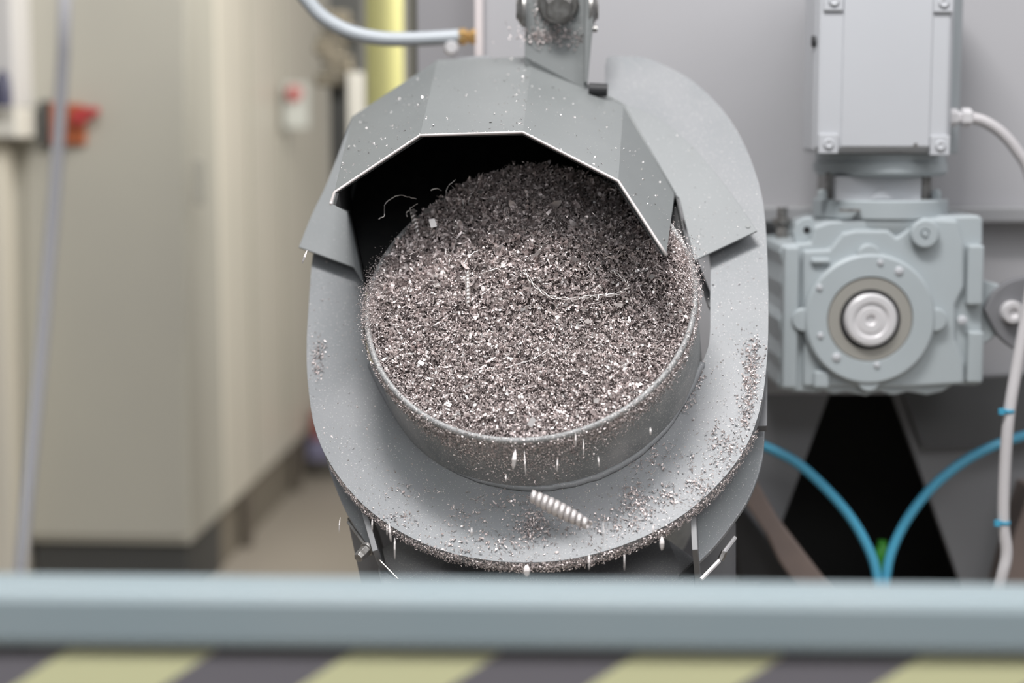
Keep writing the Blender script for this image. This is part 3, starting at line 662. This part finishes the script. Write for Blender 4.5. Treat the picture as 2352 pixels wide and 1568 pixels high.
def vcyl(px0, px1, py0, py1, Y, name, m, prof=None, parent=gm):
    A = V((px0+px1)/2, py0, Y); B = V((px0+px1)/2, py1, Y); r = (px1-px0)/2*mpx(Y); h = A.z-B.z; mb = MB()
    mb.lathe(B, Z, prof(r, h) if prof else [(r-.003, 0), (r, .003), (r, h-.003), (r-.003, h)], 64); return mb.build(name, m, parent, smooth='auto')
vcyl(1868, 2172, 455, 512, YG+.16, 'adapter_flange', M_gear, lambda r, h: [(r*.86, -.03), (r*.97, 0), (r*.97, h*.25), (r, h*.3), (r, h-.003), (r-.003, h)])
mb = MB(); A = V(1937, 482, YG-.02); B = V(1985, 488, YG-.02); mb.box((A.x, YG+.018, B.z), (B.x, YG+.03, A.z)); mb.build('slot', M_dsteel, gm)
A = V(1920, 405, YG+.06); B = V(2116, 462, YG+.06); mb = MB(); mb.box((A.x, YG+.06, B.z), (B.x, YG+.26, A.z)); mb.prism(gp([(1998, 459), (2020, 436), (2032, 436), (2052, 459)], YG+.055), Yb*.02); mb.build('neck', M_tbox, gm, bevel=.003)
mb = MB()
for px in (1907, 2128):
    A = V(px-10, 398, YG+.1); B = V(px+10, 460, YG+.1); mb = MB(); mb.box((A.x, YG+.1, B.z), (B.x, YG+.2, A.z))
    mb.build('neck_post', M_dsteel, gm, bevel=.002)
mb = MB()
for px in (1888, 2150):
    mb = MB(); mb.lathe(V(px, 458, YG+.09), Z, [(.011, 0), (.011, .016), (.007, .022)], 6)
    mb.build('flange_bolt', M_gear, gm)
vcyl(1870, 2172, 352, 402, YG+.17, 'motor_end_ring', M_gear, lambda r, h: [(r*.93, 0), (r, .008), (r, h*.6), (r*.97, h*.62), (r*.97, h)])
mb = MB(); A = V(2018-158, -60, YG+.08); B = V(2018+158, 358, YG+.08); hh = A.z-B.z
vcyl(1872, 2195, -60, 352, YG+.22, 'motor_body', M_gear)
# terminal box with lid, grooves and corner screws
A = V(1876, -70, YG+.02); B = V(2184, 352, YG+.02)
mb = MB(); mb.box((A.x, YG+.02, B.z), (B.x, YG+.16, A.z)); tbx = mb.build('terminal_box', M_tbox, gm, bevel=.010)
mb = MB(); A2 = V(1884, -70, YG); B2 = V(2178, 345, YG); mb.box((A2.x, YG, B2.z), (B2.x, YG+.03, A2.z)); lid = mb.build('box_lid', M_tbox, gm, bevel=.008)
A3 = V(1940, -70, YG); B3 = V(2134, 338, YG); mb = MB(); mb.box((A3.x, YG-.004, B3.z), (B3.x, YG+.01, A3.z)); mb.build('lid_panel', M_tbox, gm, bevel=.003)
for sx, sy in ((1902, 330), (2158, 334), (1914, 2), (2166, 6)):
    c0 = V(sx, sy, YG); mb = MB(); w = 22*g; mb.box((c0.x-w, YG-.006, c0.z-w), (c0.x+w, YG+.01, c0.z+w)); mb.lathe(c0-Yb*.006, -Yb, [(12*g, 0), (12*g, .003), (9*g, .005), (4*g, .003)], 20); mb.build('corner_screw', M_tbox, gm, bevel=.004)
mb = MB(); mb.lathe(V(2102, 333, YG)-Yb*.004, -Yb, [(5*g, 0), (5*g, .001)], 16); mb.build('vent_hole', M_dsteel, gm)
mb = MB(); A4 = V(1875, 95, YG+.03); mb.lathe(A4-X*.003, -X, [(.012, 0), (.012, .006)], 16); mb.build('side_plug', M_rubber, gm)
# torque arm at the right
ta = thing('torque_bracket', V(2335, 715, YG+.05), 'grey rounded bracket with a bright bolt at the right edge of the gear motor', 'bracket')
mb = MB(); mb.prism(vp([(2252, 640), (2300, 655), (2262, 712), (2300, 762), (2262, 790), (2252, 785)], YG+.04), Yb*.05); mb.build('web_plate', M_gear, ta, bevel=.004)
mb = MB(); mb.prism(vp(sp2([(2262, 712), (2285, 670), (2330, 642), (2400, 640), (2440, 700), (2420, 800), (2360, 815), (2300, 778), (2262, 712)], 4)[:-1], YG+.02), Yb*.03); mb.build('round_plate', M_wall2, ta, bevel=.003)
mb = MB(); cb = V(2323, 716, YG+.02); mb.lathe(cb, -Yb, [(27*g, 0), (27*g, .012), (23*g, .018), (12*g, .018), (10*g, .012)], 32); mb.build('bolt', M_steel, ta, smooth='auto')
# beam behind the motor with its bolt
bm_ = thing('cross_beam', V(2050, 500, 3.93), 'horizontal grey cross beam running behind the gear motor', 'beam')
A = V(1755, 474, 3.94); B = V(2500, 512, 3.94); mb = MB(); mb.box((A.x-.15, 3.94, B.z), (B.x+.4, 3.98, A.z)); mb.build('beam_body', mat('beam_paint', (.30, .30, .31), .45), bm_, bevel=.006)
mb = MB(); hexbolt(mb, V(1796, 512, 3.86), -Z-Yb*.25, .016, .03); mb.build('bolt', M_dsteel, bm_, bevel=.001)
mb = MB(); mb.lathe(V(1796, 512, 3.86), Z, [(.022, 0), (.022, .01), (.012, .012), (.012, .035)], 20); mb.build('washer', M_dsteel, bm_, smooth='auto')

# cables and hoses on the right
cc_ = thing('motor_cable', V(2250, 270, YG+.08), 'white cable curving away from the right side of the terminal box', 'cable')
mb = MB(); p0 = V(2178, 270, YG+.07)
mb.lathe(p0, X, [(.020, 0), (.020, .018), (.014, .02), (.014, .026), (.021, .028), (.021, .046), (.014, .052)], 6); tag(mb.build('cable_gland', M_steel, cc_, bevel=.001), 'shiny metal cable gland')
mb = MB(); mb.tube(spline([V(2228, 270, YG+.07), V(2262, 280, YG+.07), (V(2300, 305, YG+.07)), V(2335, 345, YG+.07), V(2365, 400, YG+.07), V(2385, 520, YG+.07)], 8), .0125, 16); mb.build('cord', M_cable, cc_, smooth=True)
gc = thing('tied_cable', V(2310, 1300, 3.55), 'grey cable hanging at the right edge with two blue ties', 'cable')
mb = MB(); mb.tube(spline([V(2385, 560, 3.56), V(2362, 700, 3.55), V(2338, 830, 3.54), (V(2318, 950, 3.53)), V(2308, 1080, 3.53), V(2305, 1200, 3.53), V(2312, 1270, 3.53), V(2300, 1330, 3.53), V(2270, 1450, 3.55)], 8), .0125, 16); mb.build('cord', M_cable, gc, smooth=True)
for x, y in ((2315, 943), (2305, 1199)):
    mb = MB(); q = V(x, y, 3.53); mb.lathe(q-Z*.004, (.06, 0, 1), [(.0138, 0), (.0145, .001), (.0145, .007), (.0138, .008)], 24); mb.box((q.x-.022, q.y-.014, q.z-.006), (q.x-.010, q.y-.004, q.z+.006)); mb.build('cable_tie', M_tie, gc, smooth='auto')
def hose(name, pts, Y, r, m, label, cat='hose'):
    mb = MB(); mb.tube(spline(vp(pts, Y) if not isinstance(Y, list) else [V(*p, y) for p, y in zip(pts, Y)], 10), r, 16); return tag(mb.build(name, m, smooth=True), label, cat, 'blue air hoses')
hose('air_hose', [(1690, 1000), (1760, 1026), (1830, 1062), (1900, 1125), (1955, 1190), (1995, 1260), (2014, 1320), (2020, 1400), (2022, 1500)], 3.78, .0110, M_hose, 'blue air hose arching down from the left, beside the cradle')
hose('air_hose', [(2430, 975), (2352, 1000), (2285, 1022), (2210, 1062), (2140, 1120), (2085, 1190), (2050, 1260), (2036, 1320), (2030, 1400), (2028, 1500)], 3.80, .0110, M_hose, 'blue air hose arching down from the right, behind the grey cable')
mb = MB(); p = V(2026, 1262, 3.86); q = V(2030, 1420, 3.86); q.z = 0; mb.tube([q, p], .0155, 16); mb.lathe(p, Z, [(.018, -.02), (.018, 0), (.010, .012), (.010, .022)], 20); tag(mb.build('hose_fitting', M_green, smooth='auto'), 'small green fitting where the two blue hoses meet', 'fitting')
mb = MB(); mb.prism(vp([(1700, 1075), (1742, 1110), (1788, 1190), (1815, 1225), (1880, 1310), (1990, 1450), (1900, 1450), (1790, 1290), (1762, 1230), (1700, 1140)], 3.75), Yb*.05); tag(mb.build('diagonal_strut', M_brown, bevel=.006), 'brown grey diagonal strut right of the cradle', 'strut')
mb = MB(); mb.prism(vp([(1680, 1150), (1716, 1180), (1780, 1262), (1830, 1340), (1700, 1340)], 3.86), Yb*.14); tag(mb.build('mounting_bracket', M_rubber, bevel=.003), 'black bracket edge behind the brown strut', 'bracket')
mb = MB(); mb.prism(vp([(2330, 1230), (2365, 1120), (2400, 1120), (2400, 1420), (2280, 1420)], 3.9), Yb*.1); tag(mb.build('post', M_brown), 'brown grey post in the bottom right corner beyond the cable', 'post')
# motor support frame casting (dark plate area right of the opening)
mb = MB(); mb.prism(vp([(2065, 880), (2380, 860), (2380, 1018), (2120, 1032)], 3.96), Yb*.03); tag(mb.build('support_plate', mat('charcoal_plate', (.06, .06, .062), .5)), 'charcoal plate below the gear motor, right of the black opening', 'plate')

# ------------------------------------------------------------------ foreground rail and barrier
YR = 1.80
rl = V(-300, 1296, YR); rr_ = V(2650, 1322, YR)
rail = None
def railbox(name, y0l, y0r, y1l, y1r, Y, depth, m, bevel):
    A, B = V(-400, y0l, Y), V(2750, y0r, Y); C_, D_ = V(2750, y1r, Y), V(-400, y1l, Y); mb = MB(); mb.prism([A, B, C_, D_], Yb*depth); return mb.build(name, m, bevel=bevel)
r_ = railbox('guard_rail', 1352, 1386, 1484, 1512, YR, .085, M_blue, .012); tag(r_, 'pale blue square guard rail across the foreground', 'rail')
HZ_Y = 1.83
sx = mpx(HZ_Y/math.cos(PITCH)); HZ_PER = 682*mpx(HZ_Y); HZ_OFF = 0
A, B = V(-400, 1486, HZ_Y), V(2750, 1514, HZ_Y)
# stripe phase: yellow begins at pixel (150,1495)
s0 = V(150, 1495, HZ_Y)
HZ_OFF = -(s0.x+(-1.5)*s0.z) 
HZ_OFF = HZ_OFF-10+HZ_PER*math.ceil(20/HZ_PER)
M_haz = hazard_mat()
mb = MB(); mb.prism([A, B, Vector((B.x, HZ_Y, 1.0)), Vector((A.x, HZ_Y, 1.0))], Yb*.02); tag(mb.build('barrier_board', M_haz), 'yellow and black striped barrier board under the blue rail', 'barrier')

# ------------------------------------------------------------------ left background
g0 = V(442, 1421, 6.5); g0.z = 0
yaw = math.atan(.0622); dirR = Vector((math.sin(yaw), math.cos(yaw), 0)); dirL = Vector((-math.cos(yaw), math.sin(yaw), 0))
def cab(p, wl, dr, z0, z1, name, m, parent=None, bevel=.01):
    mb = MB(); a = Vector((p.x, p.y, z0)); mb.prism([a, a+dirR*dr, a+dirR*dr+dirL*wl, a+dirL*wl], Z*(z1-z0)); return mb.build(name, m, parent, bevel=bevel)
zp = V(442, 1250, 6.5).z
c1 = thing('control_cabinet', g0, 'tall beige control cabinet with orange and red switch on its front', 'cabinet')
FW = 397*mpx(6.5)
cab(g0, FW, .6, zp, 3.0, 'body', M_cab, c1)
cab(g0+dirR*.03+dirL*.02, FW-.04, .55, 0, zp, 'plinth', M_plinth, c1)
mb = MB()
fr = g0-dirR*.012; 
def onfront(px, py, off=0):
    nn_ = dirR; p0 = g0-dirR*off; r = ray(px, py); return CAM+r*((p0-CAM).dot(nn_)/r.dot(nn_))
mb.prism([onfront(62, -200, .0), onfront(428, -200, .0), onfront(428, 1232, .0), onfront(62, 1228, .0)], -dirR*.014); mb.build('door', M_cab, c1, bevel=.006)
mb = MB(); mb.prism([onfront(446, 362, .0), onfront(474, 368, .0), onfront(474, 470, .0), onfront(446, 470, .0)], -dirR*.02); mb.build('hinge', M_cab, c1, bevel=.005)
mb = MB(); mb.prism([onfront(105, 235, .016), onfront(195, 240, .016), onfront(200, 332, .016), onfront(108, 330, .016)], -dirR*.03); sw = mb.build('switch_plate', M_org, c1, bevel=.005)
mb = MB(); mb.prism([onfront(98, 232, .015), onfront(122, 232, .015), onfront(122, 335, .015), onfront(98, 335, .015)], -dirR*.05); mb.build('switch_housing', M_plinth, c1, bevel=.005)
mb = MB(); mb.prism([onfront(165, 262, .05), onfront(185, 248, .05), onfront(228, 246, .05), onfront(232, 260, .05), onfront(200, 282, .05), onfront(180, 292, .05)], -dirR*.05); tag(mb.build('switch_lever', M_red, c1, bevel=.006), 'red switch lever')
# cream row of cabinets receding behind it
row0 = g0+dirR*.62
c2 = thing('cabinet_row', row0, 'long cream cabinet row receding on the left, with brown kick board', 'cabinet')
a = Vector((g0.x, g0.y, zp))+dirR*.0
mb = MB(); q = Vector((row0.x, row0.y, zp)); mb.prism([q, q+dirR*2.7, q+dirR*2.7+dirL*.8, q+dirL*.8], Z*(3.0-zp)); mb.build('body', M_cabs, c2, bevel=.01)
mb = MB(); q = Vector((row0.x, row0.y, 0)); qq = q+dirL*.03; mb.prism([qq, qq+dirR*2.68, qq+dirR*2.68+dirL*.7, qq+dirL*.7], Z*zp); mb.build('kick_board', M_base, c2)
for t in (.55, 1.3):
    mb = MB(); mb.box((0, 0, 0), (.012, .03, 2.6), Matrix.Translation(Vector((row0.x, row0.y, zp+.05))+dirR*t-dirL*.006)); mb.build('door_edge', M_cab, c2)
# kick board upright seams
M_kp = mat('dark_brown_post', (.12, .10, .08), .6)
for t in (.35, 1.55):
    mb = MB(); mb.box((0, 0, 0), (.02, .09, zp-.02), Matrix.Translation(Vector((row0.x, row0.y, .0))+dirR*t)); mb.build('kick_post', M_kp, c2)
eb = thing('emergency_button', row0+dirR*2+Z*2.2, 'small red emergency button on a pale box high on the cream cabinets', 'button')
pb = V(680, 215, 8.4)
mb = MB(); mb.box((pb.x-.06, 8.36, pb.z-.17), (pb.x+.06, 8.44, pb.z+.05)); mb.build('button_box', mat('pale_blue_grey_box', (.44, .45, .42), .5), eb, bevel=.008)
mb = MB(); mb.lathe(Vector((pb.x, 8.36, pb.z)), -Yb, [(.03, 0), (.03, .02), (.034, .025), (.034, .04), (.02, .045)], 24); mb.build('push_button', M_red, eb, smooth='auto')
# left margin: white cabinet, navy object, lower beige ledge
wc = thing('white_cabinet', V(0, 300, 6.3), 'white cabinet cropped by the left picture edge', 'cabinet')
A = V(-300, -300, 6.3); B = V(36, 246, 6.3); mb = MB(); mb.box((A.x, 6.3, B.z), (B.x, 6.9, A.z)); mb.build('body', M_white, wc, bevel=.01)
A = V(-300, 246, 6.25); B = V(40, 318, 6.25); mb = MB(); mb.box((A.x, 6.25, B.z), (B.x, 6.9, A.z)); mb.build('ledge', M_bwall, wc, bevel=.01)
A = V(-300, 318, 6.3); B = V(20, 1240, 6.3); mb = MB(); mb.box((A.x, 6.35, 0), (B.x, 6.9, A.z)); mb.build('lower_body', M_cabs, wc, bevel=.01)
mb = MB(); c0 = V(8, 246, 6.2); mb.lathe(c0, Z, [(.03, 0), (.032, .05), (.028, .10), (.012, .13)], 20); mb.box((c0.x-.09, 6.17, c0.z), (c0.x-.02, 6.23, c0.z+.09)); tag(mb.build('hand_lamp', M_navy, smooth='auto'), 'dark navy object on the ledge at the left edge', 'device')
# slanted thin cord in front of the beige cabinet
mb = MB(); mb.tube([P(152, -120, 2.02), P(146, 120, 2.02), P(128, 420, 2.02), P(96, 800, 2.02), P(48, 1300, 2.02), P(30, 1500, 2.02)], .0075, 10); tag(mb.build('hanging_cord', mat('grey_cord', (.27, .265, .28), .6), smooth=True), 'grey slanting cord hanging before the beige control cabinet, just behind the rail', 'cord')
# posts and chain at the top
def post(px0, px1, y1, Y, name, m, label, cat, round_=True, ytop=-250):
    A = V(px0, ytop, Y); B = V(px1, y1, Y); mb = MB()
    if round_:
        r = (B.x-A.x)/2; mb.lathe(Vector(((A.x+B.x)/2, Y, B.z)), Z, [(r, 0), (r, A.z-B.z)], 40)
    else: mb.box((A.x, Y, B.z), (B.x, Y+.1, A.z))
    return tag(mb.build(name, m, smooth='auto' if round_ else False), label, cat)
post(836, 938, 1695, 5.2, 'yellow_post', M_yel, 'yellow round post rising behind the hood on the left', 'post')
post(940, 968, 1670, 5.3, 'black_post', mat('black_post_paint', (.035, .035, .03), .5), 'narrow black post just right of the yellow one', 'post', False)
post(752, 838, 1000, 6.15, 'dark_column', mat('charcoal_column_paint', (.045, .045, .042), .5), 'dark grey column left of the yellow post', 'column', False)
post(798, 838, 1000, 6.0, 'pale_column', M_bwall, 'pale grey column between the dark column and the yellow post', 'column', False, 165)
ch = thing('drag_chain', V(768, 130, 5.7), 'brown worn cable chain bunched at the top of the dark column', 'chain')
for i in range(7):
    px = 768+10*math.sin(i*1.7); py = 40+i*24; Yc = 6.11; c0 = V(px, py, Yc); mb = MB(); vv = []
    w, h = 34*mpx(Yc), 14*mpx(Yc)
    mb.box((-w, -.04, -h), (w, .04, h), Matrix.Translation(c0) @ Matrix.Rotation(.3*math.sin(i*2.1), 4, 'Y')); mb.lathe(c0-X*w*1.1, X, [(h*.6, 0), (h*.6, w*2.2)], 14); mb.build('link', M_tanchain, ch, bevel=.008)
# grey hose with brass fitting and clamp screw
gh = thing('supply_hose', V(1075, 80, 3.95), 'pale grey hose curving from the top to a brass fitting beside the panel edge', 'hose')
mb = MB(); mb.tube(spline([V(660, -60, 3.9), V(705, 0, 3.9), V(742, 40, 3.9), V(800, 72, 3.9), V(870, 88, 3.9), V(950, 90, 3.9), V(1062, 84, 3.9)], 10), .0165, 20); mb.build('hose_pipe', M_hgrey, gh, smooth=True)
mb = MB(); mb.lathe(V(1052, 84, 3.9), X, [(.017, 0), (.019, .004), (.019, .018), (.013, .02), (.013, .026), (.017, .028), (.017, .04)], 6); tag(mb.build('fitting', M_brass, gh, bevel=.001), 'brass hose fitting')
mb = MB(); mb.lathe(V(1037, 110, 3.9), -Yb, [(.017, 0), (.017, .01), (.012, .018), (.004, .018)], 24); mb.build('clamp_screw', M_steel, gh, smooth='auto')
# red and blue things on the floor far back
mb = MB(); p = V(735, 1050, 9.0); mb.box((p.x-.04, 9, p.z+.1), (p.x+.25, 9.2, p.z+.24)); tag(mb.build('red_box', mat('faded_red_plastic', (.30, .09, .08), .5), bevel=.01), 'blurred red box beside the ring at far left, above the blue one', 'box')
mb = MB(); mb.box((p.x-.06, 8.95, p.z-.01), (p.x+.25, 9.25, p.z+.099)); tag(mb.build('blue_box', mat('violet_blue_plastic', (.16, .155, .24), .5), bevel=.01), 'blurred violet blue box under the red box', 'box')
